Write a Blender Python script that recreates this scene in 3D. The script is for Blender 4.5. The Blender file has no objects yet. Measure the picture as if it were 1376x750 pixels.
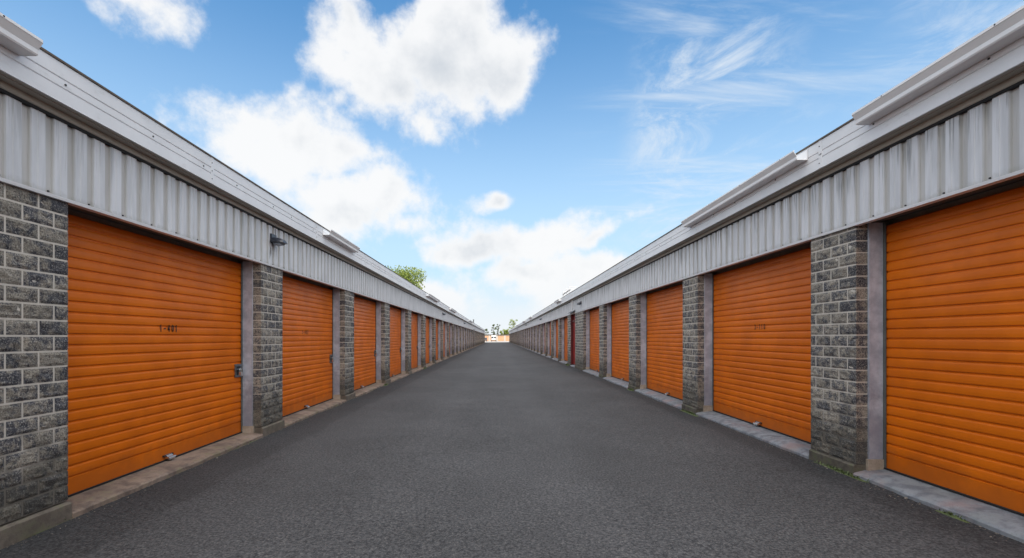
import bpy, math, random
from mathutils import Vector, Matrix, noise
random.seed(7)
R = math.radians
scene = bpy.context.scene
C = scene.collection

# ------------------------------------------------------------------ mesh helper
class MB:
    def __init__(s): s.v=[]; s.f=[]; s.m=[]
    def face(s, pts, mi=0):
        n=len(s.v); s.v += [tuple(p) for p in pts]; s.f.append(tuple(range(n,n+len(pts)))); s.m.append(mi)
    def box(s, x0,x1,y0,y1,z0,z1, mi=0):
        n=len(s.v)
        s.v += [(x0,y0,z0),(x1,y0,z0),(x1,y1,z0),(x0,y1,z0),(x0,y0,z1),(x1,y0,z1),(x1,y1,z1),(x0,y1,z1)]
        for q in ((0,3,2,1),(4,5,6,7),(0,1,5,4),(1,2,6,5),(2,3,7,6),(3,0,4,7)):
            s.f.append(tuple(n+i for i in q)); s.m.append(mi)
    def prism(s, prof, y0, y1, mi=0, cap=True):
        """closed profile in (x,z) swept along y"""
        n=len(s.v); k=len(prof)
        s.v += [(x,y0,z) for x,z in prof]+[(x,y1,z) for x,z in prof]
        for i in range(k):
            j=(i+1)%k
            s.f.append((n+i,n+j,n+k+j,n+k+i)); s.m.append(mi)
        if cap:
            s.f.append(tuple(n+i for i in range(k))[::-1]); s.m.append(mi)
            s.f.append(tuple(n+k+i for i in range(k))); s.m.append(mi)
    def grid(s, fn, nu, nv, mi=0):
        n=len(s.v)
        for j in range(nv+1):
            for i in range(nu+1): s.v.append(tuple(fn(i/nu,j/nv)))
        for j in range(nv):
            for i in range(nu):
                a=n+j*(nu+1)+i
                s.f.append((a,a+1,a+nu+2,a+nu+1)); s.m.append(mi)
    def tube(s, pts, rads, seg=8, mi=0, cap=True):
        rings=[]
        for i,p in enumerate(pts):
            p=Vector(p)
            d=(Vector(pts[min(i+1,len(pts)-1)])-Vector(pts[max(i-1,0)])).normalized()
            up=Vector((0,0,1)) if abs(d.z)<.9 else Vector((1,0,0))
            a=d.cross(up).normalized(); b=d.cross(a)
            r=rads[i] if isinstance(rads,(list,tuple)) else rads
            ring=[]
            for k in range(seg):
                t=2*math.pi*k/seg
                ring.append(len(s.v)); s.v.append(tuple(p+a*math.cos(t)*r+b*math.sin(t)*r))
            rings.append(ring)
        for r0,r1 in zip(rings,rings[1:]):
            for k in range(seg):
                s.f.append((r0[k],r0[(k+1)%seg],r1[(k+1)%seg],r1[k])); s.m.append(mi)
        if cap:
            s.f.append(tuple(rings[0][::-1])); s.m.append(mi)
            s.f.append(tuple(rings[-1])); s.m.append(mi)
    def mesh(s, name, mats, smooth=False):
        me=bpy.data.meshes.new(name); me.from_pydata(s.v,[],s.f)
        for m in mats: me.materials.append(m)
        me.polygons.foreach_set('material_index', s.m)
        if smooth: me.polygons.foreach_set('use_smooth',[True]*len(s.f))
        me.update(); return me

def obj(name, me, parent=None, loc=(0,0,0), rz=0):
    o=bpy.data.objects.new(name, me); C.objects.link(o)
    if parent: o.parent=parent
    o.location=loc; o.rotation_euler=(0,0,rz); return o
def empty(name, loc=(0,0,0), rz=0):
    o=bpy.data.objects.new(name,None); C.objects.link(o); o.location=loc; o.rotation_euler=(0,0,rz)
    o.empty_display_size=.2; return o
def tag(o,label,cat,group=None):
    o['label']=label; o['category']=cat
    if group: o['group']=group
    return o
def copy_tree(o, parent=None):
    c=o.copy(); C.objects.link(c); c.parent=parent
    for ch in list(o.children): copy_tree(ch,c)
    return c

# ------------------------------------------------------------------ materials
class N:
    """tiny node-graph helper"""
    def __init__(s, nt): s.nt=nt
    def n(s, t, **kw):
        nd=s.nt.nodes.new(t)
        for k,v in kw.items():
            if k=='inp':
                for kk,vv in v.items(): s.put(nd.inputs[kk],vv)
            else: setattr(nd,k,v)
        return nd
    def put(s, sock, v):
        if isinstance(v, bpy.types.NodeSocket): s.nt.links.new(v,sock)
        else: sock.default_value=v
    def math(s, op, a, b=0.0, c=None, clamp=False):
        nd=s.nt.nodes.new('ShaderNodeMath'); nd.operation=op; nd.use_clamp=clamp
        s.put(nd.inputs[0],a); s.put(nd.inputs[1],b)
        if c is not None: s.put(nd.inputs[2],c)
        return nd.outputs[0]
    def mix(s, f, a, b, blend='MIX'):
        nd=s.nt.nodes.new('ShaderNodeMix'); nd.data_type='RGBA'; nd.blend_type=blend
        s.put(nd.inputs[0],f); s.put(nd.inputs[6],a if isinstance(a,bpy.types.NodeSocket) else (*a,1)); s.put(nd.inputs[7],b if isinstance(b,bpy.types.NodeSocket) else (*b,1))
        return nd.outputs[2]
    def noise(s, vec, scale, detail=4, rough=.55, dist=0, out=0):
        nd=s.n('ShaderNodeTexNoise', inp={'Scale':scale,'Detail':detail,'Roughness':rough,'Distortion':dist})
        if vec is not None: s.put(nd.inputs['Vector'],vec)
        return nd.outputs[out]
    def ramp(s, f, lo, hi):
        nd=s.n('ShaderNodeMapRange', interpolation_type='SMOOTHSTEP')
        s.put(nd.inputs[0],f); s.put(nd.inputs[1],lo); s.put(nd.inputs[2],hi)
        return nd.outputs[0]
    def mapping(s, vec, scale=(1,1,1), loc=(0,0,0), rot=(0,0,0)):
        nd=s.n('ShaderNodeMapping'); s.put(nd.inputs[0],vec)
        nd.inputs['Scale'].default_value=scale; nd.inputs['Location'].default_value=loc; nd.inputs['Rotation'].default_value=rot
        return nd.outputs[0]
    def sep(s, vec):
        nd=s.n('ShaderNodeSeparateXYZ'); s.put(nd.inputs[0],vec); return nd.outputs

def newmat(name):
    m=bpy.data.materials.new(name); m.use_nodes=True
    nt=m.node_tree; g=N(nt); b=nt.nodes['Principled BSDF']
    tc=g.n('ShaderNodeTexCoord')
    geo=g.n('ShaderNodeNewGeometry')
    return m,g,b,tc,geo
def bump(g,b,h,strength=.3,dist=.01):
    nd=g.n('ShaderNodeBump', inp={'Height':h,'Strength':strength,'Distance':dist})
    g.nt.links.new(nd.outputs[0],b.inputs['Normal']); return nd

def simple(name, col, rough=.6, metal=0, var=.15, scale=6, bmp=0):
    m,g,b,tc,geo=newmat(name)
    nz=g.noise(geo.outputs['Position'],scale,5,.6)
    dark=tuple(c*(1-var) for c in col); lite=tuple(min(1,c*(1+var)) for c in col)
    g.put(b.inputs['Base Color'], g.mix(g.ramp(nz,.3,.7),dark,lite))
    b.inputs['Roughness'].default_value=rough; b.inputs['Metallic'].default_value=metal
    if bmp: bump(g,b,g.noise(geo.outputs['Position'],scale*12,3),bmp,.004)
    return m

def mat_asphalt():
    m,g,b,tc,geo=newmat('asphalt')
    P=geo.outputs['Position']
    x,y,z=g.sep(P)
    v=g.n('ShaderNodeTexVoronoi', inp={'Vector':P,'Scale':105.0}); 
    stone=g.n('ShaderNodeSeparateColor'); g.put(stone.inputs[0],v.outputs['Color'])
    st=stone.outputs[0]
    f1=g.noise(P,45,3,.7); f2=g.noise(P,1.3,4,.6); f3=g.noise(P,.35,3,.5)
    base=g.mix(g.ramp(f1,.3,.7),(.017,.018,.022),(.078,.079,.085))
    base=g.mix(g.math('MULTIPLY',g.ramp(st,.84,1.0),.42),base,(.16,.157,.155))
    base=g.mix(g.math('MULTIPLY',g.ramp(st,.25,.0),.6),base,(.025,.025,.028))
    patch=g.math('ADD',g.math('MULTIPLY',g.ramp(f2,.3,.7),.16),g.math('MULTIPLY',g.ramp(f3,.35,.65),.20))
    k=g.math('ADD',.82,patch)
    # resurfaced strip laid along both rows of units: darker, newer tarmac
    wob=g.math('MULTIPLY',g.math('SUBTRACT',g.noise(g.mapping(P,(0,1,1)),.8,3),.5),.35)
    xl=g.math('ADD',x,wob)
    left=g.ramp(xl,-2.72,-2.80); right=g.ramp(xl,3.16,3.30)
    edge=g.math('MAXIMUM',left,right)
    k=g.math('MULTIPLY',k,g.math('SUBTRACT',1.0,g.math('MULTIPLY',edge,.22)))
    # worn lanes where wheels run and a few old oil drips
    lane=g.math('SUBTRACT',1.0,g.ramp(g.math('ABSOLUTE',g.math('SUBTRACT',g.math('ABSOLUTE',g.math('ADD',xl,.1)),.85)),.12,.42))
    k=g.math('ADD',k,g.math('MULTIPLY',lane,.07))
    oil=g.ramp(g.noise(P,2.6,2,.4,.5),.70,.76)
    k=g.math('SUBTRACT',k,g.math('MULTIPLY',oil,.25))
    cr=g.n('ShaderNodeTexVoronoi',feature='DISTANCE_TO_EDGE',inp={'Scale':.33}); 
    cw=g.n('ShaderNodeVectorMath',operation='MULTIPLY_ADD'); g.put(cw.inputs[0],g.noise(P,2.0,5,.7,out=1)); cw.inputs[1].default_value=(.9,.9,.9); g.put(cw.inputs[2],P)
    g.put(cr.inputs['Vector'],cw.outputs[0])
    crk=g.math('MULTIPLY',g.ramp(cr.outputs['Distance'],.0035,.0015),g.ramp(g.noise(P,.5,2),.52,.60))
    k=g.math('SUBTRACT',k,g.math('MULTIPLY',crk,.35))
    nd=g.n('ShaderNodeVectorMath',operation='SCALE'); g.put(nd.inputs[0],base); g.put(nd.inputs['Scale'],k)
    # faint worn wheel lanes
    g.put(b.inputs['Base Color'],nd.outputs[0])
    b.inputs['Roughness'].default_value=.85
    b.inputs['Specular IOR Level'].default_value=.3
    h=g.math('ADD',g.math('MULTIPLY',v.outputs['Distance'],-.8),g.math('MULTIPLY',f1,.6))
    bump(g,b,h,.75,.006)
    return m

def mat_block():
    m,g,b,tc,geo=newmat('split_face_block')
    P=tc.outputs['Object']; W=geo.outputs['Position']
    isl=geo.outputs['Random Per Island']
    n1=g.noise(W,17,5,.7); n2=g.noise(W,95,4,.8); n3=g.noise(W,7,3,.5)
    t=g.math('ADD',g.math('MULTIPLY',n1,.65),g.math('MULTIPLY',n3,.35))
    t=g.math('ADD',t,g.math('MULTIPLY',g.math('SUBTRACT',isl,.5),.10))
    base=g.mix(g.ramp(t,.43,.57),(.060,.062,.075),(.27,.245,.205))
    base=g.mix(g.math('MULTIPLY',g.ramp(n2,.53,.62),.75),base,(.46,.44,.40))
    base=g.mix(g.math('MULTIPLY',g.ramp(n2,.48,.38),.85),base,(.020,.021,.026))
    isl2=g.math('FRACT',g.math('MULTIPLY',isl,7.13))
    kk=g.math('ADD',.92,g.math('MULTIPLY',isl2,.35))
    nd=g.n('ShaderNodeVectorMath',operation='SCALE'); g.put(nd.inputs[0],base); g.put(nd.inputs['Scale'],kk)
    # splash dirt and algae on the lowest courses, ragged upper edge
    z=g.sep(P)[2]
    d=g.math('ADD',z,g.math('MULTIPLY',g.math('SUBTRACT',g.noise(W,5,5,.6),.5),.75))
    dirt=g.ramp(d,.62,.10)
    col=g.mix(g.math('MULTIPLY',dirt,.62),nd.outputs[0],(.055,.052,.040))
    # side returns are sawn, plain brown faces
    b.inputs['Roughness'].default_value=.9
    g.put(b.inputs['Base Color'],col)
    h=g.math('ADD',n1,g.math('MULTIPLY',n2,.5))
    bump(g,b,h,1.0,.016)
    return m
def mat_mortar():
    m,g,b,tc,geo=newmat('mortar')
    W=geo.outputs['Position']; z=g.sep(tc.outputs['Object'])[2]
    base=g.mix(g.noise(W,30,4),(.46,.43,.38),(.66,.62,.56))
    d=g.math('ADD',z,g.math('MULTIPLY',g.math('SUBTRACT',g.noise(W,5,5,.6),.5),.9))
    g.put(b.inputs['Base Color'],g.mix(g.math('MULTIPLY',g.ramp(d,.75,.25),.85),base,(.06,.055,.045)))
    b.inputs['Roughness'].default_value=.95
    bump(g,b,g.noise(W,150,2),.4,.003)
    return m
def mat_orange(name='orange_door_paint', col=(.70,.152,.0)):
    m,g,b,tc,geo=newmat(name)
    P=tc.outputs['Object']; W=geo.outputs['Position']
    oi=g.n('ShaderNodeObjectInfo').outputs['Random']
    n=g.noise(W,2.2,4,.6); n2=g.noise(g.mapping(W,(1,1,14)),3,3)
    dk=tuple(c*.86 for c in col); lt=(col[0]*1.06,col[1]*1.12,col[2]*1.5)
    base=g.mix(g.ramp(n,.3,.7),dk,lt)
    base=g.mix(g.math('MULTIPLY',oi,.12),base,(.66,.14,.02))
    # chalky scuffs and lower splash dirt
    sc=g.noise(W,9,8,.75)
    base=g.mix(g.math('MULTIPLY',g.ramp(sc,.63,.74),.25),base,(.55,.24,.08))
    z=g.sep(P)[2]
    d=g.math('ADD',z,g.math('MULTIPLY',g.math('SUBTRACT',g.noise(W,6,5),.5),.5))
    base=g.mix(g.math('MULTIPLY',g.ramp(d,.32,.0),.38),base,(.22,.07,.02))
    g.put(b.inputs['Base Color'],base)
    g.put(b.inputs['Roughness'],g.math('ADD',.30,g.math('MULTIPLY',n2,.22)))
    b.inputs['Specular IOR Level'].default_value=.27
    bump(g,b,g.noise(g.mapping(W,(1,.6,1)),5,3),.12,.01)
    return m
def mat_clad():
    m,g,b,tc,geo=newmat('grey_cladding')
    W=geo.outputs['Position']; P=tc.outputs['Object']
    x,y,z=g.sep(P)
    base=g.mix(g.ramp(g.noise(g.mapping(W,(1,1,.15)),9,4),.3,.7),(.54,.555,.585),(.68,.695,.73))
    # run-off streaks starting under the soffit and ending at different heights
    st=g.noise(g.mapping(W,(1,1,.03)),30,4,.7)
    ln=g.noise(g.mapping(W,(1,1,.02)),3.5,3,.6)
    top=g.math('ADD',g.math('SUBTRACT',3.14,z),g.math('MULTIPLY',ln,-.55))
    streak=g.math('MULTIPLY',g.ramp(st,.49,.60),g.ramp(top,.16,-.20))
    sx=g.sep(W)[0]
    base=g.mix(g.math('MULTIPLY',streak,g.math('ADD',.28,g.math('MULTIPLY',g.ramp(sx,0,1),.35))),base,(.10,.10,.09))
    fine=g.noise(g.mapping(W,(1,1,.05)),45,3,.7)
    base=g.mix(g.math('MULTIPLY',g.ramp(fine,.55,.72),.25),base,(.25,.24,.22))
    base=g.mix(g.math('MULTIPLY',g.ramp(x,.004,.018),.48),base,(.40,.385,.34))
    low=g.math('ADD',g.math('SUBTRACT',z,2.51),g.math('MULTIPLY',g.noise(W,12,3),-.12))
    base=g.mix(g.math('MULTIPLY',g.ramp(low,.02,-.05),.3),base,(.22,.21,.18))
    # rust-black runs around the lamp fixing over the first pier
    wx,wy,wz=g.sep(W)
    near=g.math('MULTIPLY',g.ramp(g.math('ABSOLUTE',g.math('SUBTRACT',wy,6.98)),.17,.09),g.ramp(wx,-2,-3))
    ls=g.ramp(g.noise(g.mapping(W,(1,1,.12)),22,4,.7),.50,.62)
    base=g.mix(g.math('MULTIPLY',g.math('MULTIPLY',near,ls),g.ramp(wz,2.56,2.75)),base,(.07,.06,.055))
    g.put(b.inputs['Base Color'],base); b.inputs['Roughness'].default_value=.5
    return m
def mat_trim(name,col=(.74,.75,.775),dirt=.25):
    m,g,b,tc,geo=newmat(name); W=geo.outputs['Position']
    base=g.mix(g.ramp(g.noise(W,3,4),.3,.7),tuple(c*.93 for c in col),col)
    n=g.noise(g.mapping(W,(1,1,3)),7,6,.7)
    base=g.mix(g.math('MULTIPLY',g.ramp(n,.55,.75),dirt),base,(.30,.28,.24))
    g.put(b.inputs['Base Color'],base); b.inputs['Roughness'].default_value=.42
    return m
def mat_jamb():
    m,g,b,tc,geo=newmat('weathered_steel_jamb'); W=geo.outputs['Position']; z=g.sep(tc.outputs['Object'])[2]
    base=g.mix(g.ramp(g.noise(W,6,6,.7),.35,.68),(.34,.37,.45),(.54,.575,.66))
    base=g.mix(g.math('MULTIPLY',g.ramp(g.noise(W,80,3,.7),.55,.7),.35),base,(.50,.49,.50))
    d=g.math('ADD',z,g.math('MULTIPLY',g.math('SUBTRACT',g.noise(W,7,6,.7),.5),1.3))
    base=g.mix(g.math('MULTIPLY',g.ramp(d,.95,.45),.55),base,(.15,.15,.19))
    base=g.mix(g.ramp(d,.12,-.05),base,(.50,.47,.44))
    g.put(b.inputs['Base Color'],base); b.inputs['Roughness'].default_value=.7
    bump(g,b,g.noise(W,60,3),.2,.003)
    return m
def mat_conc(name,c1,c2,c3,moss=.0,sc=8):
    m,g,b,tc,geo=newmat(name); W=geo.outputs['Position']
    base=g.mix(g.ramp(g.noise(W,sc,6,.65),.35,.65),c1,c2)
    base=g.mix(g.math('MULTIPLY',g.ramp(g.noise(W,2.2,5,.6),.5,.68),.7),base,c3)
    base=g.mix(g.math('MULTIPLY',g.ramp(g.noise(W,90,3,.7),.55,.72),.4),base,(.06,.055,.05))
    if moss:
        base=g.mix(g.math('MULTIPLY',g.ramp(g.noise(W,4,6,.7),.50,.64),moss),base,(.06,.085,.025))
    g.put(b.inputs['Base Color'],base); b.inputs['Roughness'].default_value=.92
    bump(g,b,g.noise(W,40,5,.7),.6,.006)
    return m

M={}
M['asphalt']=mat_asphalt(); M['block']=mat_block(); M['mortar']=mat_mortar()
M['orange']=mat_orange(); M['clad']=mat_clad(); M['trim']=mat_trim('white_trim')
M['gutter']=mat_trim('white_gutter',(.82,.82,.83),.12)
M['soffit']=mat_trim('beige_soffit',(.42,.39,.34),.4)
M['jamb']=mat_jamb()
M['lintel']=simple('grey_lintel',(.10,.105,.10),.6)
M['rubber']=simple('black_rubber',(.012,.013,.015),.8)
M['dark']=simple('dark_screw',(.02,.02,.022),.5)
M['lock']=simple('zinc_plate',(.22,.26,.30),.38,.8,.2,30)
M['chrome']=simple('bright_steel',(.70,.69,.66),.25,1,.1,30)
M['brass']=simple('brass_padlock',(.55,.42,.20),.35,.9,.1,30)
M['sill_l']=mat_conc('tan_concrete',(.13,.10,.085),(.27,.205,.16),(.31,.245,.205),.45)
M['sill_r']=mat_conc('blue_grey_concrete',(.13,.145,.17),(.25,.275,.31),(.28,.21,.215),.15)
M['plinth_l']=mat_conc('brown_plinth',(.10,.085,.07),(.17,.145,.12),(.20,.165,.13),.35)
M['plinth']=mat_conc('dirty_plinth',(.06,.055,.045),(.13,.115,.095),(.10,.09,.065),.5)
M['foot']=mat_conc('tan_foot',(.30,.25,.20),(.42,.36,.30),(.36,.30,.26))
M['wallback']=mat_conc('rear_block_wall',(.20,.19,.18),(.28,.27,.25),(.24,.23,.2),0,3)
M['roof']=simple('grey_roof_sheet',(.30,.31,.32),.5)
M['roofedge']=simple('rusty_roof_edge',(.10,.075,.055),.7)
M['red']=simple('red_door_paint',(.33,.030,.028),.30,0,.2,3)
M['redframe']=simple('dark_red_frame',(.10,.008,.010),.4)
M['lamp']=simple('lamp_housing',(.030,.035,.050),.35)
M['lens']=simple('lamp_lens',(.16,.18,.22),.2)
M['ink']=simple('stencil_black',(.018,.012,.010),.6)
M['inkfade']=simple('stencil_worn',(.20,.050,.014),.6)

# ------------------------------------------------------------------ unit geometry (local: +X into the wall, +Y along the row)
OP=2.99; PIT=3.66; PW=PIT-OP
Z_DOOR0,Z_DOOR1=.085,2.56
CAM_Z=1.435
CH=.1183
def rough_block(mb, y0,y1,z0,z1,depth,seed,lowret,highret):
    J=.0072
    y0j=y0+(0 if lowret else J); y1j=y1-(0 if highret else J); z0j=z0+J; z1j=z1-J
    nu=max(2,int((y1j-y0j)/.024)); nv=5
    def fr(u,v):
        y=y0j+(y1j-y0j)*u; z=z0j+(z1j-z0j)*v
        e=min(u*(y1j-y0j),(1-u)*(y1j-y0j),v*(z1j-z0j),(1-v)*(z1j-z0j))
        x=0.0035-.007*min(1,e/.010)-.013*(noise.noise(Vector((y*16+seed*3.1,z*22,seed)))) *min(1,e/.012)
        return (x,y,z)
    n0=len(mb.v); mb.grid(fr,nu,nv)
    # sides of the block joined to the front rim
    rim=[n0+i for i in range(nu+1)]+[n0+j*(nu+1)+nu for j in range(1,nv+1)]+[n0+nv*(nu+1)+i for i in range(nu-1,-1,-1)]+[n0+j*(nu+1) for j in range(nv-1,0,-1)]
    n1=len(mb.v)
    for r in rim: mb.v.append((depth,mb.v[r][1],mb.v[r][2]))
    k=len(rim)
    for i in range(k):
        j=(i+1)%k; mb.f.append((rim[i],n1+i,n1+j,rim[j])); mb.m.append(0)
def pier_mesh(width, zb, seed):
    mb=MB(); z=0; row=seed%2; top=2.512-zb; D=.12; i=0
    while z<top-.005:
        z1=min(z+CH,top)
        # joints
        y=0; cuts=[0]
        y=.2345 if row else .117
        while y<width-.05: cuts.append(y); y+=.2345
        cuts.append(width)
        for a,b_ in zip(cuts,cuts[1:]):
            rough_block(mb,a,b_,z,z1,D,seed*17+i,a==0,b_==width); i+=1
        row=1-row; z=z1
    # mortar core just behind the block faces
    mb.box(.0045,D-.003,.004,width-.004,0.001,top-.001,1)
    return mb.mesh('pier',[M['block'],M['mortar']])
def door_mesh(w=OP):
    mb=MB(); p=.0945; z0=Z_DOOR0; zb=z0+.15
    prof=[(.004,0),(.002,zb-z0-.008),(.0125,zb-z0-.004)]
    z=zb-z0
    while z+p<Z_DOOR1-z0+.02:
        for dx,dz in ((.0125,.001),(.0125,.007),(.0015,.010),(.0,.016),(-.0012,.040),(.000,.062),(.0012,.074),(.0046,.084),(.0125,.0885)):
            prof.append((dx,z+dz))
        z+=p
    n=len(prof)
    # slight unevenness along the door
    ys=[0]+[w*i/12 for i in range(1,12)]+[w]
    for y in ys:
        for dx,dz in prof:
            mb.v.append((dx+.004*noise.noise(Vector((y*.9,dz*1.5,2))),y,dz))
    for a in range(len(ys)-1):
        for i in range(n-1):
            mb.f.append((a*n+i,a*n+i+1,(a+1)*n+i+1,(a+1)*n+i)); mb.m.append(0)
    return mb.mesh('rolling_door',[M['orange']])
GLY={'1':[[(.15,.78),(.42,1),(.42,0)]],'-':[[(.1,.45),(.75,.45)]],'4':[[(.62,0),(.62,1),(.08,.32),(.92,.32)]],
'0':[[(.5,1),(.85,.82),(.85,.18),(.5,0),(.15,.18),(.15,.82),(.5,1)]],'3':[[(.12,.9),(.5,1),(.85,.8),(.5,.54),(.88,.25),(.5,0),(.1,.1)]],
'2':[[(.12,.85),(.5,1),(.86,.75),(.12,0),(.9,0)]]}
def text_mesh(txt, mat, h=.068, w=.034, pitch=.060, t=.0058):
    mb=MB(); n=len(txt)
    for i,c in enumerate(txt):
        ox=(i-(n-1)/2)*pitch-w/2
        for st in GLY[c]:
            for (ax,az),(bx,bz) in zip(st,st[1:]):
                A=Vector((ox+ax*w,az*h)); B=Vector((ox+bx*w,bz*h)); d=(B-A).normalized(); q=Vector((-d.y,d.x))*t; A=A-d*t*.8; B=B+d*t*.8
                P4=[A-q,B-q,B+q,A+q]
                k0=len(mb.v)
                for xx in (.0,.0008):
                    mb.v+=[(xx,-p.x,p.y) for p in P4]
                for f in ((0,1,2,3),(7,6,5,4),(0,4,5,1),(1,5,6,2),(2,6,7,3),(3,7,4,0)):
                    mb.f.append(tuple(k0+z for z in f)); mb.m.append(0)
    return mb.mesh('door_number',[mat])
DX=.27
MESH={}
MESH['door']=door_mesh()
mb=MB(); mb.box(.255-DX,.30-DX,0,OP,-.012,.001); MESH['seal']=mb.mesh('bottom_seal',[M['rubber']])
# slide lock: plate with an oval cut look, bolt, hasp
mb=MB()
mb.box(-.012,.004,-.075,.075,-.092,.092)
for q in (-.078,.078): mb.box(-.016,-.012,-.088,.088,q-.012,q+.012)
mb.box(-.018,-.012,-.048,.048,-.062,.060,1)
mb.box(-.030,-.018,-.065,.115,.012,.030)
for q in (-.06,.06):
    for r in (-.078,.078): mb.tube([(-.020,q,r),(-.015,q,r)],.006,6)
MESH['lock']=mb.mesh('slide_lock',[M['lock'],M['dark']])
mb=MB(); 
mb.box(-.055,-.024,-.028,.028,-.075,-.022)
arc=[(-.040,-.018,-.024)]+[(-.040,-.018*math.cos(t),.004+.03*math.sin(t)) for t in [math.pi*i/8 for i in range(9)]]+[(-.040,.018,-.024)]
mb.tube(arc,.005,6,1); MESH['padlock']=mb.mesh('padlock',[M['chrome'],M['chrome']])
# foot latch at the bottom centre
mb=MB(); mb.prism([(-.008,.0),(-.050,-.012),(-.056,.004),(-.012,.040),(.004,.045),(.004,0)],-.045,.045)
mb.tube([(-.045,-.055,.012),(-.045,.055,.012)],.011,8,0)
mb.box(-.014,.004,-.075,.075,.025,.042,1)
MESH['foot']=mb.mesh('foot_latch',[M['chrome'],M['dark']])
mb=MB(); mb.box(.12,DX-.012,0,.016,.165,2.53); mb.box(.118,.135,-.004,.020,.165,2.53); MESH['jamb_lo']=mb.mesh('jamb',[M['jamb']])
mb=MB(); mb.box(.12,DX-.012,-.016,0,.165,2.53); mb.box(.118,.135,-.020,.004,.165,2.53); MESH['jamb_hi']=mb.mesh('jamb',[M['jamb']])
# steel channel that guides the curtain
mb=MB(); mb.box(DX-.012,DX-.006,.004,.050,.09,2.53); mb.box(DX+.02,DX+.03,0,.05,.09,2.53); MESH['guide_lo']=mb.mesh('guide_rail',[M['lintel']])
mb=MB(); mb.box(DX-.012,DX-.006,-.050,-.004,.09,2.53); mb.box(DX+.02,DX+.03,-.05,0,.09,2.53); MESH['guide_hi']=mb.mesh('guide_rail',[M['lintel']])
mb=MB(); mb.box(.10,DX-.008,0,.028,.03,.163); MESH['ft_lo']=mb.mesh('jamb_foot',[M['foot']])
mb=MB(); mb.box(.10,DX-.008,-.028,0,.03,.163); MESH['ft_hi']=mb.mesh('jamb_foot',[M['foot']])
mb=MB(); mb.box(.042,.24,-.005,OP+.005,2.540,2.70); mb.box(.24,DX+.06,-.005,OP+.005,2.556,2.70); MESH['header']=mb.mesh('header',[M['lintel']])

def rough_slab(name, mat, x0,x1,y0,y1,zi,zo,zb,seed,amp=.008):
    """slab with a worn outer edge; zi inner top, zo outer top"""
    mb=MB(); n=max(4,int((y1-y0)/.06))
    prof=[]
    rows=[]
    for i in range(n+1):
        y=y0+(y1-y0)*i/n
        q=noise.noise(Vector((y*3.1,seed,0)))*amp*1.6+noise.noise(Vector((y*13,seed,4)))*amp*.7
        q2=noise.noise(Vector((y*5.3,seed,9)))*amp
        bev=.016+abs(q2)*1.5
        pts=[(x1,zi),(x0+.12,zi*.5+zo*.5+q2*.3),(x0+bev+q,zo+q2*.3),(x0+q+.003,zo-bev*.8),(x0+q*.7,zb),(x1,zb)]
        rows.append([len(mb.v)+k for k in range(6)]); mb.v+=[(a,y,c) for a,c in pts]
    for r0,r1 in zip(rows,rows[1:]):
        for k in range(6):
            kk=(k+1)%6; mb.f.append((r0[k],r0[kk],r1[kk],r1[k])); mb.m.append(0)
    mb.f.append(tuple(rows[0])); mb.m.append(0); mb.f.append(tuple(rows[-1][::-1])); mb.m.append(0)
    return mb.mesh(name,[mat])

# cladding: trapezoidal ribs
def clad_mesh(y0,y1,cut=None):
    mb=MB(); p=.175; zb,zt=2.512,3.15; pts=[]
    y=y0
    while y<y1-.001:
        pts+=[(.0,y),(.0,y+.052),(-.003,y+.055),(-.003,y+.059),(.0,y+.062),(.0,y+.105),(.022,y+.112),(.022,y+.168)]
        y+=p
    pts.append((0,min(y,y1)))
    n=len(pts)
    for x,yy in pts: mb.v.append((x,yy,zb)); mb.v.append((x,yy,zt))
    for i in range(n-1): mb.f.append((2*i,2*i+2,2*i+3,2*i+1)); mb.m.append(0)
    # small screws along the foot of the sheet
    k=0; y=y0+.165
    while y<y1-.2:
        for yy in (y,):
            mb.box(.012,.023,yy-.033,yy-.023,2.545,2.556,1)
        y+=p*2
    mb.box(.0265,.0275,y0,y1,zb,zt,0)
    return mb.mesh('cladding',[M['clad'],M['dark']])
def fascia_mesh(y0,y1,seams,screws):
    mb=MB(); X=-.15
    pr=[(X-.002,3.190),(X,3.194),(X,3.296),(X+.009,3.302),(X,3.309),(X,3.362),(X+.009,3.369),(X,3.376),(X,3.485),(X+.012,3.489),(X+.012,3.190)]
    mb.prism(pr,y0,y1,0)
    for s in seams:
        mb.prism([(X-.003,3.192),(X-.003,3.487),(X+.004,3.487),(X+.004,3.192)],s,s+.05,0)
        for z in (3.245,3.335,3.425): mb.tube([(X-.007,s+.035,z),(X-.002,s+.035,z)],.006,6,1)
    for y in screws:
        mb.tube([(X-.006,y,3.336),(X-.0,y,3.336)],.008,6,1)
    return mb.mesh('fascia',[M['trim'],M['dark']])
def gutter_mesh(y0,y1,caps):
    mb=MB()
    out=[(-.153,3.468),(-.153,3.352),(-.268,3.352),(-.275,3.362),(-.276,3.392),(-.306,3.436),(-.311,3.440),(-.311,3.458),(-.298,3.460)]
    inn=[(-.298,3.456),(-.307,3.455),(-.307,3.443),(-.302,3.439),(-.272,3.395),(-.271,3.364),(-.266,3.356),(-.157,3.356),(-.157,3.468)]
    mb.prism(out+inn,y0,y1,0)
    for c,yy in zip(caps,(y0,y1)):
        if c:
            pr=[(-.153,3.466),(-.153,3.352),(-.268,3.352),(-.275,3.362),(-.276,3.392),(-.309,3.438),(-.309,3.457)]
            mb.prism(pr,yy-.002,yy+.002,0)
    y=y0+.25
    while y<y1-.1:
        mb.box(-.307,-.157,y-.008,y+.008,3.443,3.447,0)
        mb.tube([(-.313,y,3.449),(-.300,y,3.449)],.006,6,1); y+=.9
    return mb.mesh('gutter',[M['gutter'],M['dark']])

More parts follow.
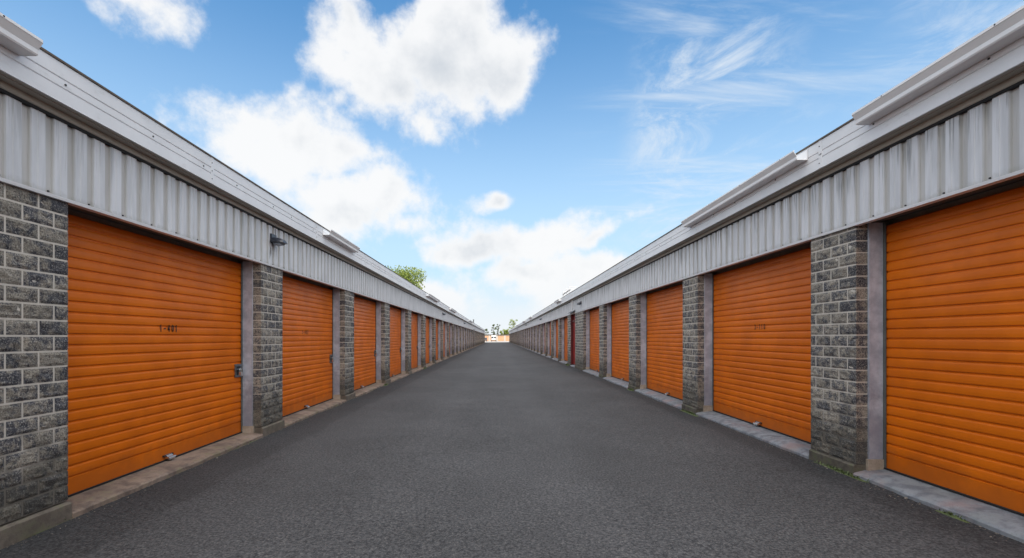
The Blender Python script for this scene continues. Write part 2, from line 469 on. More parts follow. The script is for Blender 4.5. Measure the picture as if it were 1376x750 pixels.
def building(name,side,loc,zlocal_ground,yend,openings,reds,sillmat,zo,zb_pier,gutters,lamps,label,seams_at):
    rz=0 if side>0 else math.pi
    root=empty(name,loc,rz); tag(root,label,'storage building','long rows of storage units facing each other')
    YS=-9.0
    def iv(a,b): return (a,b) if side>0 else (-b,-a)
    # whole-length pieces
    a,b=iv(YS,yend)
    obj('cladding',clad_mesh(a,b),root)
    mb=MB(); mb.prism([(.033,2.500),(-.028,2.500),(-.032,2.524),(-.026,2.524),(-.024,2.506),(.028,2.508)],a,b); 
    obj('drip_trim',mb.mesh('drip_trim',[M['trim']]),root)
    sm=[]; y=seams_at
    while y-3.05>YS: y-=3.05
    while y<yend-.2:
        sm.append(y); y+=3.05
    sc=[]; y=seams_at+.55
    while y-.76>YS: y-=.76
    while y<min(70,yend): sc.append(y+.1*math.sin(y*5)); y+=.76 if side<0 else .82
    cv=(lambda q:q) if side>0 else (lambda q:-q)
    obj('fascia',fascia_mesh(a,b,[cv(q) for q in sm],[cv(q) for q in sc]),root)
    mb=MB(); mb.prism([(-.138,3.191),(.04,3.191),(.04,3.205),(-.138,3.205)],a,b)
    mb.prism([(.035,3.139),(-.016,3.139),(-.022,3.145),(-.022,3.190),(.035,3.190)],a,b)
    mb.prism([(-.092,3.184),(-.100,3.184),(-.100,3.1905),(-.092,3.1905)],a,b)
    mb.box(-.016,.0345,a,b,3.118,3.1385,1)
    obj('soffit',mb.mesh('soffit',[M['soffit'],M['rubber']]),root)
    mb=MB(); W=9.2
    mb.prism([(-.155,3.490),(-.155,3.500),(4.6,3.86),(W+.15,3.50),(W+.15,3.49),(4.6,3.845)],a,b); obj('roof',mb.mesh('roof',[M['roof']]),root)
    mb=MB(); mb.box(-.160,-.1555,a,b,3.488,3.503); mb.box(-.1555,-.10,a,b,3.5035,3.507); obj('roof_edge',mb.mesh('roof_edge',[M['roofedge']]),root)
    mb=MB(); mb.box(.35,W,a,a+.2,-.2,3.45); mb.box(.35,W,b-.2,b,-.2,3.45); mb.box(W-.2,W,a+.2,b-.2,-.2,3.45)
    mb.box(.34,.36,a+.2,b-.2,-.2,3.2)
    mb.box(.06,.34,a,b,2.72,3.18); mb.box(.036,.06,a,b,2.60,3.13)
    obj('wall',mb.mesh('wall',[M['wallback']]),root)
    # piers
    edges=[YS]
    for (p,q) in sorted(openings+reds): edges+=[p,q]
    edges.append(yend)
    cache={}
    for k in range(0,len(edges),2):
        p,q=iv(edges[k],edges[k+1]); w=round(q-p,3)
        if w<.05: continue
        sd=(k//2)%3
        key=(w,sd)
        if key not in cache: cache[key]=pier_mesh(w,zb_pier,sd+ (10 if side>0 else 0))
        pr=obj('pier',cache[key],root,(0,p,zb_pier))
        if ('f',w) not in cache:
            cache[('f',w)]=rough_slab('plinth',M['plinth'] if side>0 else M['plinth_l'],-.022 if side>0 else -.03,.32,0,w,0,-.003 if side>0 else -.012,-zb_pier-.1,3.3+side,.006)
        obj('plinth',cache[('f',w)],pr)
        mbk=('core',w)
        if mbk not in cache:
            mc=MB(); mc.box(.1205,.339,0.0005,w-.0005,-.02,2.512-zb_pier); cache[mbk]=mc.mesh('pier_core',[M['mortar']])
        obj('pier_core',cache[mbk],pr)
    # doors
    sill_cache=[rough_slab('sill',sillmat,-.035,.34,0.002,OP-.002,.074,zo,-.1,s*1.7+side,.010) for s in range(3)]
    proto=None
    for k,(p,q) in enumerate(openings):
        a0,_=iv(p,q)
        d=obj('rolling_door',MESH['door'],root,(DX,a0,Z_DOOR0))
        obj('bottom_seal',MESH['seal'],d)
        if k<22:
            lk=obj('slide_lock',MESH['lock'],d,(-.002,.125,.885)); 
            obj('padlock',MESH['padlock'],d,(-.002,.125,.885))
            obj('foot_latch',MESH['foot'],d,(-.004,OP/2+(.02 if k%2 else -.03),.012))
        NUM.get((side,k)) and obj('door_number',NUM[(side,k)],d,(-.0045,OP/2,Z_NUM))
        obj('guide_rail',MESH['guide_lo'],root,(0,a0,0)); obj('guide_rail',MESH['guide_hi'],root,(0,a0+OP,0))
        obj('jamb',MESH['jamb_lo'],root,(0,a0,0)); obj('jamb',MESH['jamb_hi'],root,(0,a0+OP,0))
        obj('jamb_foot',MESH['ft_lo'],root,(0,a0,0)); obj('jamb_foot',MESH['ft_hi'],root,(0,a0+OP,0))
        obj('header',MESH['header'],root,(0,a0,0))
        obj('sill',sill_cache[k%3],root,(0,a0,0))
        if k==0 and False: pass
    for (p,q) in reds:
        a0,b0=iv(p,q); w=b0-a0
        # leaf and frame
        mb=MB(); mb.box(.13,.17,a0+.07,b0-.07,.09,2.14); 
        dr=obj('entrance_door',mb.mesh('entrance_door',[M['red']]),root)
        mb=MB(); yh=a0+.14
        mb.box(.122,.13,yh-.03,yh+.03,.98,1.16); mb.tube([(.13,yh,1.09),(.075,yh,1.09)],.010); mb.tube([(.08,yh-.005,1.09),(.08,yh+.11,1.09)],.010)
        obj('handle',mb.mesh('handle',[M['chrome']]),dr)
        mb=MB()
        for z in (.4,1.2,1.95): mb.tube([(.126,b0-.07,z-.05),(.126,b0-.07,z+.05)],.010,8)
        obj('hinge',mb.mesh('hinge',[M['dark']]),dr)
        mb=MB(); mb.box(.15,.17,a0+.07,b0-.07,2.21,2.50); obj('transom_panel',mb.mesh('transom_panel',[M['red']]),root)
        mb=MB(); mb.box(.02,.20,a0,a0+.068,.07,2.575); mb.box(.02,.20,b0-.068,b0,.07,2.575); mb.box(.02,.20,a0+.068,b0-.068,2.502,2.575); mb.box(.08,.20,a0+.068,b0-.068,2.142,2.208)
        mb.box(.20,.339,a0,b0,.05,2.6)
        obj('door_frame',mb.mesh('door_frame',[M['redframe']]),root)
        mb=MB(); mb.prism([(-.002,2.60),(-.13,2.555),(-.13,2.575),(-.002,2.65)],a0-.06,b0+.06); obj('door_hood',mb.mesh('door_hood',[M['lamp']]),root)
        mb=MB(); mb.tube([(-.02,(a0+b0)/2,2.65),(-.02,(a0+b0)/2,3.138)],.028,8); obj('conduit',mb.mesh('conduit',[M['gutter']]),root)
        obj('sill',rough_slab('sill',sillmat,-.03,.34,a0,b0,.072,zo,-.1,4.4,.006),root)
    for (p,q,c0,c1) in gutters:
        u,v=iv(p,q); obj('gutter',gutter_mesh(u,v,(c0,c1) if side>0 else (c1,c0)),root)
    return root
Z_NUM=1.435+.10-.03-Z_DOOR0
NUM={(-1,3):text_mesh('1-401',M['ink']),(-1,4):text_mesh('1-402',M['inkfade']),(1,3):text_mesh('3-110',M['inkfade'])}
NUM={k:v for k,v in NUM.items()}

L0=[(PIT*k,PIT*k+OP) for k in range(-1,35)]
L0=[(0+PIT*(k),PIT*k+OP) for k in range(-2,35)]
lend=PIT*35-.2
red_l=[(65.15,66.4)]
Lop=[o for o in L0 if not (65<o[0]<67)]
# bay 17 (62.2..65.2) keeps its shutter; the next bay is the red entrance
bl=building('storage_building',-1,(-3.4,0,0),0,lend,Lop and [o for o in Lop if o[0]>-8],[(66.9,68.2)],M['sill_l'],.050,.147,
    [(-8.9,3.14,1,1),(8.6,10.4,0,1),(21.1,25,0,1),(31.4,35.5,1,1),(52.5,59.5,1,1)],None,
    'long left-hand row of orange storage units with tan concrete kerb, seen from its near end',5.29)
R0=[(1.64+PIT*k,1.64+PIT*k+OP) for k in range(-2,37)]
red_r=[(21.3,22.65),(21.3+PIT*16,22.65+PIT*16)]
Rop=[o for o in R0 if not (abs(o[0]-19.94)<.1 or abs(o[0]-(19.94+PIT*16))<.1)]
br=building('storage_building',1,(3.6,0,.055),-.01,1.64+PIT*37-.3,Rop,red_r,M['sill_r'],.030,.105,
    [(-8.9,4.28,1,1),(5.12,8.25,0,1),(24.8,26.6,1,1),(45,49,1,1),(56,61,1,1),(74,80,1,1)],None,
    'long right-hand row of orange storage units with blue-grey concrete sills and wide white gutter',4.9)
# white brackets standing on the right roof edge above the red door
for y in (22.2,23.1,24.3):
    mb=MB(); mb.tube([(-.12,y,3.50),(-.12,y,3.83)],.03,8); mb.tube([(-.15,y,3.80),(.25,y,3.80)],.022,8); mb.tube([(-.14,y,3.55),(.20,y,3.78)],.016,6)
    obj('roof_bracket',mb.mesh('roof_bracket',[M['gutter']]),br)
mb=MB(); mb.tube([(-.12,22.0,3.66),(-.12,24.5,3.66)],.022,8); obj('bracket_rail',mb.mesh('bracket_rail',[M['roofedge']]),br)
mb=MB(); mb.tube([(0,-66.5,3.49),(0,-66.5,4.0)],.07,8); mb.tube([(0,-66.5,4.0),(0,-66.5,4.06)],.11,8); obj('vent_pipe',mb.mesh('vent_pipe',[M['lintel']]),bl)

# ------------------------------------------------------------------ wall lamps
def lamp_make():
    root=empty('wall_lamp')
    mb=MB(); mb.box(-.028,-.002,-.075,.075,-.02,.11); obj('back_plate',mb.mesh('back_plate',[M['lamp']]),root)
    mb=MB()
    def f(u,v):
        # rounded hood
        t=math.pi*u
        w=.105*math.cos(t)*-1
        h=math.sin(t)
        x=-.03-.17*v
        top=.085*(1-.55*v*v)
        return (x, w*(1-.18*v*v), -.02+h*top*(1 if v<1 else .0))
    mb.grid(f,14,8)
    n=len(mb.v)
    mb.face([(-.03,-.105,-.02),(-.2,-.086,-.02),(-.2,.086,-.02),(-.03,.105,-.02)])
    obj('lamp_hood',mb.mesh('lamp_hood',[M['lamp']],True),root)
    mb=MB(); mb.prism([(-.04,-.022),(-.165,-.022),(-.145,-.045),(-.055,-.055)],-.07,.07); obj('lens',mb.mesh('lens',[M['lens']]),root)
    return root
lp=lamp_make()
spots=[(-3.4,6.98,2.885,'dark wall lamp over the first brick pier past door 1-401'),
       (-3.4,28.75,2.885,'dark wall lamp on the left cladding, second from the camera'),
       (-3.4,47.1,2.885,'dark wall lamp on the left cladding, farthest of the three there'),
       (3.6,19.75,2.885,'dark wall lamp over the wide brick pier just before the near red door'),
       (3.6,37.4,2.92,'dark wall lamp on the right cladding, next one beyond the near red door'),
       (3.6,56.0,2.95,'dark wall lamp on the right cladding, second one beyond the near red door'),
       (3.6,80.3,2.92,'dark wall lamp above the far red door on the right')]
for i,(x,y,z,lab) in enumerate(spots):
    o=lp if i==0 else copy_tree(lp)
    o.location=(x,y,z); o.rotation_euler=(0,0,0 if x>0 else math.pi); tag(o,lab,'wall lamp','dark lamps along the grey cladding')

# ------------------------------------------------------------------ ground
def sheet(name,mat,x0,x1,y0,y1,nx,ny,zf):
    mb=MB(); mb.grid(lambda u,v:(x0+(x1-x0)*u,y0+(y1-y0)*v,zf(x0+(x1-x0)*u,y0+(y1-y0)*v)),nx,ny)
    o=obj(name,mb.mesh(name,[mat],True)); o['kind']='structure'; return o
def zroad(x,y):
    t=(x+3.4)/7.0
    z=.045*t + .012*noise.noise(Vector((x*.5,y*.35,0)))+.004*noise.noise(Vector((x*2,y*2,5)))
    e=max(0,abs(x-.1)-3.15)
    z+=.05*e*(noise.noise(Vector((0,y*1.3,x)))+.25)
    return z-.006
sheet('road',M['asphalt'],-3.43,3.63,-12,142,34,700,zroad)
gm=mat_conc('pale_yard_concrete',(.42,.40,.37),(.52,.50,.47),(.48,.45,.42),0,.6)
sheet('yard',gm,-60,60,142,215,4,4,lambda x,y:-.01)
gr=mat_conc('dry_grass_ground',(.10,.11,.05),(.16,.15,.08),(.13,.12,.07),0,.3)
sheet('ground',gr,-3000,3000,-1500,4500,4,4,lambda x,y:-.06)

# ------------------------------------------------------------------ weeds at the kerbs
def leafmat(name,a,b_):
    m,g,b,tc,geo=newmat(name)
    g.put(b.inputs['Base Color'],g.mix(geo.outputs['Random Per Island'],a,b_))
    b.inputs['Roughness'].default_value=.6
    b.inputs['Transmission Weight'].default_value=0
    return m
M['weed']=leafmat('weed_green',(.05,.075,.025),(.10,.13,.04))
def weed(x,y,z,n,sx,sy,h,label,seed):
    rnd=random.Random(seed); mb=MB()
    mb.grid(lambda u,v:((u-.5)*sx*5,(v-.5)*sy*5.6*(1),.012*max(0,1-((u-.5)*2)**2)*max(0,1-((v-.5)*2)**2)*(1+noise.noise(Vector((u*5,v*9,seed))))-.006),8,24)
    for i in range(n):
        a=rnd.uniform(0,6.28); px=max(-2,min(2,rnd.gauss(0,1)))*sx; py=max(-2.2,min(2.2,rnd.gauss(0,1)))*sy; hh=h*rnd.uniform(.4,1.1); w=rnd.uniform(.003,.007)
        dx,dy=math.cos(a)*hh*.7,math.sin(a)*hh*.7; ox,oy=-math.sin(a)*w,math.cos(a)*w
        mb.face([(px-ox,py-oy,0),(px+ox,py+oy,0),(px+dx*.5+ox,py+dy*.5+oy,hh*.7),(px+dx,py+dy,hh)])
        mb.face([(px-ox,py-oy,0),(px+dx*.5+ox,py+dy*.5+oy,hh*.7),(px+dx*.5-ox,py+dy*.5-oy,hh*.72)])
    o=obj('weed_tuft',mb.mesh('weed_tuft',[M['weed']]),None,(x,y,z)); tag(o,label,'weed','weeds growing along the kerbs')
weed(-3.39,6.25,.006,90,.012,.13,.030,'low green weed on the left kerb just before the first full pier, by door 1-401',1)
weed(-3.36,13.9,.006,80,.02,.10,.05,'green weed at the foot of the third pier past door 1-401',2)
weed(-3.36,21.4,.006,90,.02,.14,.07,'taller green weed at the left kerb by the fifth pier past door 1-401',3)
weed(3.56,4.78,.045,130,.015,.16,.035,'mossy weed at the foot of the nearest right-hand pier',4)
weed(3.55,8.5,.045,90,.015,.14,.04,'green weed at the foot of the pier just beyond door 3-110',5)
weed(3.55,12.2,.045,70,.02,.10,.06,'green weed at the foot of the right-hand pier two doors before the red door pier',6)
weed(3.52,23.1,.045,120,.03,.25,.09,'yellow-green weed beside the near red door step',7)
weed(3.55,3.6,.045,30,.008,.05,.03,'tiny green sprout under the edge of the nearest right-hand sill',8)
weed(-3.39,3.55,.006,60,.008,.09,.02,'small dark moss tuft where the nearest left pier meets the kerb',9)

M['grit']=simple('loose_grit',(.17,.15,.13),.9,0,.6,40)
rnd=random.Random(5); mb=MB()
for i in range(5200):
    side=-1 if rnd.random()<.55 else 1
    y=1.0+rnd.random()**1.6*42; e=abs(rnd.gauss(0,.07))
    x=(-3.40+e) if side<0 else (3.57-e)
    z=zroad(x,y); q=rnd.uniform(.002,.007)*(1 if rnd.random()<.95 else 1.8)
    p=[Vector((rnd.uniform(-1,1),rnd.uniform(-1,1),rnd.uniform(-.4,.8))).normalized()*q for _ in range(4)]
    n0=len(mb.v); mb.v+=[(x+v.x*1.3,y+v.y*1.3,z+q*.4+v.z) for v in p]
    for f in ((0,1,2),(0,2,3),(0,3,1),(1,3,2)): mb.f.append(tuple(n0+t for t in f)); mb.m.append(0)
o=obj('grit',mb.mesh('grit',[M['grit']])); o['kind']='stuff'; o['label']='loose grit and fine gravel gathered along the foot of both kerbs'; o['category']='gravel'

# ------------------------------------------------------------------ trees
M['leaf']=leafmat('leaf_green',(.10,.16,.02),(.36,.42,.07))
M['leaf2']=leafmat('leaf_grey_green',(.10,.14,.07),(.20,.23,.13))
M['bark']=simple('bark',(.13,.10,.075),.9,0,.3,4)
def tree(loc,H,crw,label,seed,leaf='leaf',n=5000,ls=.28,slim=False,group='trees beyond the storage rows'):
    rnd=random.Random(seed); root=empty('broadleaf_tree' if not slim else 'slender_tree',loc)
    tag(root,label,'tree',group)
    mb=MB(); r=H*.022
    tr=[(0,0,-.1),(r*.6,0,H*.2),(-r*.5,r*.5,H*.45),(r,0,H*.72),(0,0,H*.92)]
    mb.tube(tr,[r*1.3,r,r*.8,r*.5,r*.15],8)
    clumps=[]
    K=14 if slim else (26 if crw<5 else 46)
    for i in range(K):
        t=rnd.uniform(.32,1.0); a=rnd.uniform(0,6.28)
        prof=math.sin(min(1,(t-.2)/.8)*math.pi*.86)**.7
        rr=crw*prof*rnd.uniform(.35,1.0)
        c=Vector((math.cos(a)*rr,math.sin(a)*rr,H*t-H*.03))
        clumps.append((c,crw*rnd.uniform(.22,.42)))
        if i%2==0:
            z0=H*max(.25,t-.22); mid=(c.x*.5,c.y*.5,(z0+c.z)*.5-.03*H)
            mb.tube([(0,0,z0),mid,tuple(c)],[r*.4,r*.25,r*.08],5)
    obj('trunk',mb.mesh('trunk',[M['bark']],True),root)
    mb=MB()
    for i in range(n):
        c,cr=clumps[rnd.randrange(K)]
        d=Vector((rnd.gauss(0,1),rnd.gauss(0,1),rnd.gauss(0,1))).normalized()*cr*rnd.random()**.4
        d.z*=.75
        p=c+d
        u=Vector((rnd.gauss(0,1),rnd.gauss(0,1),rnd.gauss(0,1))).normalized(); w=u.orthogonal().normalized()
        s=ls*rnd.uniform(.5,1.2)
        mb.face([p-u*s,p+w*s*.45,p+u*s,p-w*s*.45])
    obj('crown',mb.mesh('crown',[M[leaf]]),root)
tree((-22.2,104,0),16.0,7.6,'tall broadleaf tree rising behind the left storage roof',11,n=24000,ls=.24)
far=[(-5.6,232,6.2,1.3,'slender pale tree far left in the gap behind the crosswise units',21,True),
     (-1.9,236,8.4,1.3,'slender pale tree behind the white van, taller than the one left of it',22,True),
     (0.6,240,8.6,1.3,'slender pale tree at the middle of the gap beyond the yard',23,True),
     (3.2,228,6.0,2.0,'round low tree behind the orange doors across the yard',24,False),
     (5.6,222,6.0,1.9,'bushy low tree right of the round one across the yard',25,False),
     (7.2,200,9.4,2.2,'taller green tree beside the end of the right-hand row',26,False),
     (-10.5,226,7.0,2.6,'low tree hidden mostly behind the end of the left-hand row',27,False)]
for x,y,h,w,lab,sd,slim in far:
    tree((x,y,0),h,w,lab,sd,'leaf2' if slim else 'leaf',1600,.22,slim)

# ------------------------------------------------------------------ crosswise units and vehicles across the yard
M['beige']=simple('pale_rendered_wall',(.62,.55,.47),.8,0,.06,.5)
M['paleor']=simple('flare_paled_orange',(.74,.43,.25),.6,0,.08,1)  # far door orange made paler: flare at the lane's end put into the colour
M['whitep']=simple('white_paint',(.80,.80,.80),.4,0,.03,1)
M['glass']=simple('dark_glass',(.03,.04,.05),.1,0,.1,1)
M['carpaint']=simple('grey_car_paint',(.10,.11,.12),.3,0,.05,1)
M['tyre']=simple('tyre_rubber',(.02,.02,.02),.8)
cb=empty('storage_block',(0,192,0)); tag(cb,'low pale block of orange-door units standing crosswise at the far end of the yard','storage building')
mb=MB(); mb.box(-30,30,.25,8,-.1,2.5)
for i in range(-9,10):
    mb.box(i*3.2-.35,i*3.2+.35,0,.25,-.1,2.5)
obj('wall',mb.mesh('wall',[M['beige']]),cb)
mb=MB(); mb.prism([(-30.3,2.503),(30.3,2.503),(30.3,2.62),(-30.3,2.62)],-.2,.3); mb.box(-30.3,30.3,.3,8.2,2.503,2.75); obj('roof',mb.mesh('roof',[M['roofedge']]),cb)
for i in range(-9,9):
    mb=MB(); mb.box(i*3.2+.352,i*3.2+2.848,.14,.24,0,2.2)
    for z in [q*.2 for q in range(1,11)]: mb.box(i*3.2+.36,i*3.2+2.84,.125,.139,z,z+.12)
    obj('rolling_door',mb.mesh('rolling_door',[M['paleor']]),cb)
def wheelset(root,pts,r,w):
    for (x,y) in pts:
        mb=MB(); mb.tube([(x-w/2,y,r),(x+w/2,y,r)],r,16); wh=obj('wheel',mb.mesh('wheel',[M['tyre']]),root)
        mb=MB(); mb.tube([(x-w/2-.01,y,r),(x+w/2+.01,y,r)],r*.55,12); obj('rim',mb.mesh('rim',[M['lens']]),wh)
vn=empty('van',(-1.3,178,0),0); tag(vn,'white van parked in the yard at the far end of the alley','van')
mb=MB(); pr=[(-2.6,.35),(-2.6,1.9),(-2.5,2.3),(1.0,2.35),(1.6,1.55),(2.4,1.3),(2.6,1.1),(2.6,.35)]
n=len(mb.v)
# body: profile along y (length), width along x
mb.v+=[(-.95,y,z) for y,z in pr]+[(.95,y,z) for y,z in pr]; k=len(pr)
for i in range(k): mb.f.append((i,(i+1)%k,k+(i+1)%k,k+i)); mb.m.append(0)
mb.f.append(tuple(range(k))); mb.m.append(0); mb.f.append(tuple(range(k,2*k))[::-1]); mb.m.append(0)
obj('body',mb.mesh('body',[M['whitep']]),vn)
for s in (-1,1):
    mb=MB(); mb.box(s*.52-.36,s*.52+.36,-2.615,-2.575,1.25,1.8); obj('rear_window',mb.mesh('rear_window',[M['glass']]),vn)
    mb=MB(); mb.box(s*.86-.06,s*.86+.06,-2.62,-2.6,.8,1.15); obj('tail_light',mb.mesh('tail_light',[M['red']]),vn)
mb=MB(); mb.box(-.9,.9,-2.72,-2.601,.35,.55); obj('bumper',mb.mesh('bumper',[M['dark']]),vn)
wheelset(vn,[(-.85,-1.6),(.85,-1.6),(-.85,1.6),(.85,1.6)],.34,.24)
car=empty('car',(-4.6,172,0)); tag(car,'small dark grey car parked near the left corner of the yard','car')
mb=MB(); pr=[(-2.1,.3),(-2.15,.8),(-1.9,.95),(-1.45,1.4),(.3,1.45),(1.0,.98),(2.0,.85),(2.1,.6),(2.1,.3)]; k=len(pr)
mb.v+=[(-.85,y,z) for y,z in pr]+[(.85,y,z) for y,z in pr]
for i in range(k): mb.f.append((i,(i+1)%k,k+(i+1)%k,k+i)); mb.m.append(0)
mb.f.append(tuple(range(k))); mb.m.append(0); mb.f.append(tuple(range(k,2*k))[::-1]); mb.m.append(0)
obj('body',mb.mesh('body',[M['carpaint']]),car)
mb=MB(); mb.face([(-.7,-1.895,1.0),(.7,-1.895,1.0),(.66,-1.50,1.38),(-.66,-1.50,1.38)]); obj('rear_window',mb.mesh('rear_window',[M['glass']]),car)
for s in (-1,1):
    mb=MB(); mb.box(s*.72-.1,s*.72+.1,-2.17,-2.13,.65,.8); obj('tail_light',mb.mesh('tail_light',[M['red']]),car)
wheelset(car,[(-.76,-1.3),(.76,-1.3),(-.76,1.3),(.76,1.3)],.31,.2)

# ------------------------------------------------------------------ camera
cam=bpy.data.cameras.new('camera'); co=bpy.data.objects.new('camera',cam); C.objects.link(co)
co.location=(0,0,CAM_Z); co.rotation_euler=(R(90),0,0)
cam.sensor_width=36; cam.lens=620/1376*36; cam.shift_x=20/1376; cam.shift_y=78.8/1376
cam.clip_start=.05; cam.clip_end=8000
scene.camera=co

# ------------------------------------------------------------------ sky
SUN_EL,SUN_AZ=56,180     # azimuth clockwise from +Y
w=bpy.data.worlds.new('World'); w.cycles.sampling_method='MANUAL'; w.cycles.sample_map_resolution=512; scene.world=w; w.use_nodes=True
nt=w.node_tree; g=N(nt); bg=nt.nodes['Background']
tc=g.n('ShaderNodeTexCoord'); DIR=tc.outputs['Generated']
def dirpx(px,py): return Vector(((px-668)/620,1,(453.8-py)/620)).normalized()
# cloud masses: px,py centre, half-sizes, tilt deg, weight
BL=[(600,90,110,85,0,1),(520,115,90,55,-20,1),(680,95,70,55,25,1),(620,30,75,60,0,1),(570,155,60,42,0,.9),(472,35,44,72,8,.95),(500,80,40,50,0,.9),(715,60,40,24,25,.6),
    (330,180,85,55,0,1),(400,205,110,62,10,1),(460,205,62,46,0,1),(520,255,78,50,0,1),(470,285,110,55,0,1),(545,300,50,30,0,.7),(300,160,50,35,0,.8),
    (667,269,32,12,8,.8),(640,338,90,32,0,1),(600,345,48,24,0,.9),(720,328,90,38,12,1),(800,318,60,14,16,.75),(700,372,130,40,0,1),(800,360,90,34,0,.8),(600,400,110,34,0,.85),
    (205,-8,110,40,-8,.85),(800,410,120,40,0,.8),
    (1400,420,160,60,0,.7),(-200,300,180,80,0,.9),(-500,120,200,90,0,.9),(1700,150,240,100,0,.8)]
def density(name):
    gt=bpy.data.node_groups.new(name,'ShaderNodeTree'); h=N(gt)
    gt.interface.new_socket('Vector',in_out='INPUT',socket_type='NodeSocketVector')
    gt.interface.new_socket('Density',in_out='OUTPUT',socket_type='NodeSocketFloat'); gt.interface.new_socket('Shade',in_out='OUTPUT',socket_type='NodeSocketFloat')
    gi=gt.nodes.new('NodeGroupInput'); go=gt.nodes.new('NodeGroupOutput'); V=gi.outputs[0]
    w1=h.noise(V,5.0,3,.6,out=1)
    off=h.n('ShaderNodeVectorMath',operation='MULTIPLY_ADD'); h.put(off.inputs[0],w1); off.inputs[1].default_value=(.10,.10,.10); off.inputs[2].default_value=(-.05,-.05,-.05)
    V2=h.n('ShaderNodeVectorMath',operation='ADD'); h.put(V2.inputs[0],V); h.put(V2.inputs[1],off.outputs[0]); V2=V2.outputs[0]
    tot=None
    for (px,py,rx,ry,tl,wt) in BL:
        c=dirpx(px,py); k=1/math.sqrt(((px-668)/620)**2+1+((453.8-py)/620)**2)
        e1=Vector((c.y,-c.x,0)).normalized(); e2=e1.cross(c)
        if e2.z<0: e2=-e2
        t=R(tl); a1=e1*math.cos(t)+e2*math.sin(t); a2=-e1*math.sin(t)+e2*math.cos(t)
        # angular half sizes
        r1=rx/620*k*(k+ .25*(1-k)); r2=ry/620*k
        rot=Matrix((a1,c,a2)).transposed()
        if rot.determinant()<0: rot=Matrix((a1*-1,c,a2)).transposed()
        mp=h.n('ShaderNodeMapping',vector_type='TEXTURE'); h.put(mp.inputs[0],V2)
        mp.inputs['Location'].default_value=c; mp.inputs['Rotation'].default_value=rot.to_euler(); mp.inputs['Scale'].default_value=(r1,1.0,r2)
        ln=h.n('ShaderNodeVectorMath',operation='LENGTH'); h.put(ln.inputs[0],mp.outputs[0])
        m=h.math('MULTIPLY_ADD',ln.outputs['Value'],-.75*wt,wt)
        tot=m if tot is None else h.math('SMOOTH_MAX',tot,m,.15)
    y=h.sep(V)[1]
    n1=h.noise(V,7.5,9,.60); n2=h.noise(V,24,6,.65)
    tot=h.math('MULTIPLY',h.math('MAXIMUM',tot,-1.0),1.0)
    tot=h.math('SUBTRACT',tot,h.math('MULTIPLY',h.ramp(y,.15,-.1),2.0))
    dd=h.math('ADD',tot,h.math('MULTIPLY',h.math('SUBTRACT',n1,.5),1.9))
    dd=h.math('ADD',dd,h.math('MULTIPLY',h.math('SUBTRACT',n2,.5),.35))
    h.put(go.inputs[0],dd)
    o2=h.n('ShaderNodeVectorMath',operation='ADD'); h.put(o2.inputs[0],V); o2.inputs[1].default_value=(-.012,0,.045)
    n3=h.noise(o2.outputs[0],7.5,5,.60); n4=h.noise(o2.outputs[0],3.6,4,.55)
    sh=h.math('ADD',h.math('MULTIPLY',h.math('SUBTRACT',n3,n1),1.9),h.math('ADD',h.math('MULTIPLY',h.ramp(dd,.5,1.4),.35),h.math('MULTIPLY',h.ramp(n4,.35,.65),.35)))
    h.put(go.inputs[1],sh); return gt
DG=density('cloud_density')
dn=nt.nodes.new('ShaderNodeGroup'); dn.node_tree=DG; g.put(dn.inputs[0],DIR); d0=dn.outputs[0]
cover=g.ramp(d0,.14,.64)
shade=g.math('MULTIPLY',g.ramp(dn.outputs[1],.05,1.0),g.ramp(d0,.42,.85))
sky=g.n('ShaderNodeTexSky',sky_type='NISHITA',sun_disc=False,sun_elevation=R(SUN_EL),sun_rotation=R(SUN_AZ),air_density=1.0,dust_density=.6,ozone_density=1.6,altitude=50)
S=sky.outputs[0]
STR=.10
EX=.41
EO=.58
def k(c,f=1): return tuple(v/STR*f for v in c)
tint=g.mix(1.0,S,(.44,.80,.93),'MULTIPLY')
elev=g.sep(DIR)[2]
skyc=g.mix(g.math('MULTIPLY',g.ramp(elev,.64,.02),.92),tint,k((.64,.81,.95),EX))
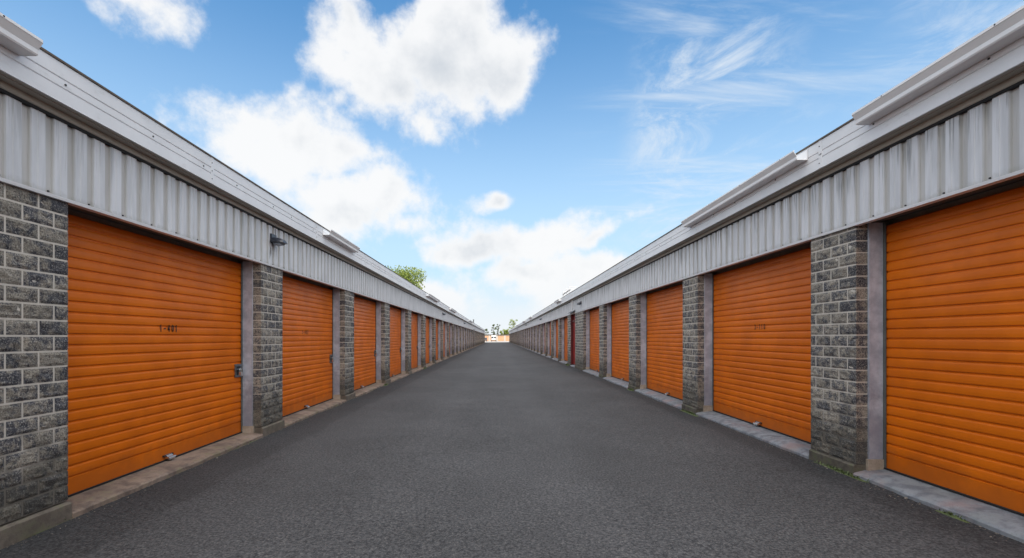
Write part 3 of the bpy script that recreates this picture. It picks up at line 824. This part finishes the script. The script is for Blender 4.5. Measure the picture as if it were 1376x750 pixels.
# thin cirrus drifting over the right half
cz=g.math('MAXIMUM',elev,.06)
x_,y_,z_=g.sep(DIR)
pl=g.n('ShaderNodeCombineXYZ'); g.put(pl.inputs[0],g.math('DIVIDE',x_,cz)); g.put(pl.inputs[1],g.math('DIVIDE',y_,cz))
cn=g.noise(g.mapping(pl.outputs[0],(.45,1.9,1),(3.1,.4,0),(0,0,R(-24))),1.6,8,.62,.6)
cn2=g.noise(g.mapping(pl.outputs[0],(.3,.5,1),(1,2,0)),1.2,3,.5)
cmask=g.math('MULTIPLY',g.ramp(x_,.10,.36),g.ramp(y_,-.2,.3))
cn3=g.noise(g.mapping(DIR,(1.3,1,3.2),(0,0,0),(0,R(20),0)),4.2,8,.68,.8)
cn4=g.noise(DIR,2.6,3,.5)
thin=g.math('MULTIPLY',g.math('MULTIPLY',g.ramp(cn3,.40,.72),g.ramp(cn4,.30,.52)),g.ramp(x_,.22,.30))
cir=g.math('MULTIPLY',g.math('MAXIMUM',g.math('MULTIPLY',g.ramp(cn,.46,.78),g.ramp(cn2,.30,.62)),thin),cmask)
skyc=g.mix(g.math('MULTIPLY',cir,.85),skyc,k((.80,.87,.94),EX))
ccol=g.mix(shade,k((.96,.965,.97),EX),k((.66,.70,.75),EX))
# white veil close to the horizon
fin=g.mix(g.math('MULTIPLY',cover,.97),skyc,ccol)
fin=g.mix(g.math('MULTIPLY',g.ramp(elev,.15,.02),.85),fin,k((.90,.93,.96),EX))
# unseen broken cloud deck overhead and behind, added for whiter, brighter light on walls
on=g.noise(pl.outputs[0],.9,7,.6)
om=g.math('MAXIMUM',g.ramp(elev,.60,.74),g.ramp(y_,.30,-.05))
oc=g.math('MULTIPLY',g.math('MULTIPLY',g.ramp(on,.32,.46),om),g.ramp(elev,-.02,.05))
fin=g.mix(g.math('MULTIPLY',oc,.95),fin,g.mix(g.ramp(on,.45,.75),k((1.25,1.24,1.21),EO),k((.85,.87,.89),EO)))
g.put(bg.inputs[0],fin); bg.inputs[1].default_value=STR
sun=bpy.data.lights.new('sun','SUN'); sun.energy=.9; sun.angle=R(24); sun.color=(1,.95,.88)
so=bpy.data.objects.new('sun',sun); C.objects.link(so)
a=R(SUN_AZ); e=R(SUN_EL)
sd=Vector((math.sin(a)*math.cos(e),math.cos(a)*math.cos(e),math.sin(e)))
so.rotation_euler=(-sd).to_track_quat('-Z','Y').to_euler()

vs=scene.view_settings; vs.view_transform='Standard'; vs.look='None'; vs.gamma=1; vs.exposure=1.3; vs.use_curve_mapping=False
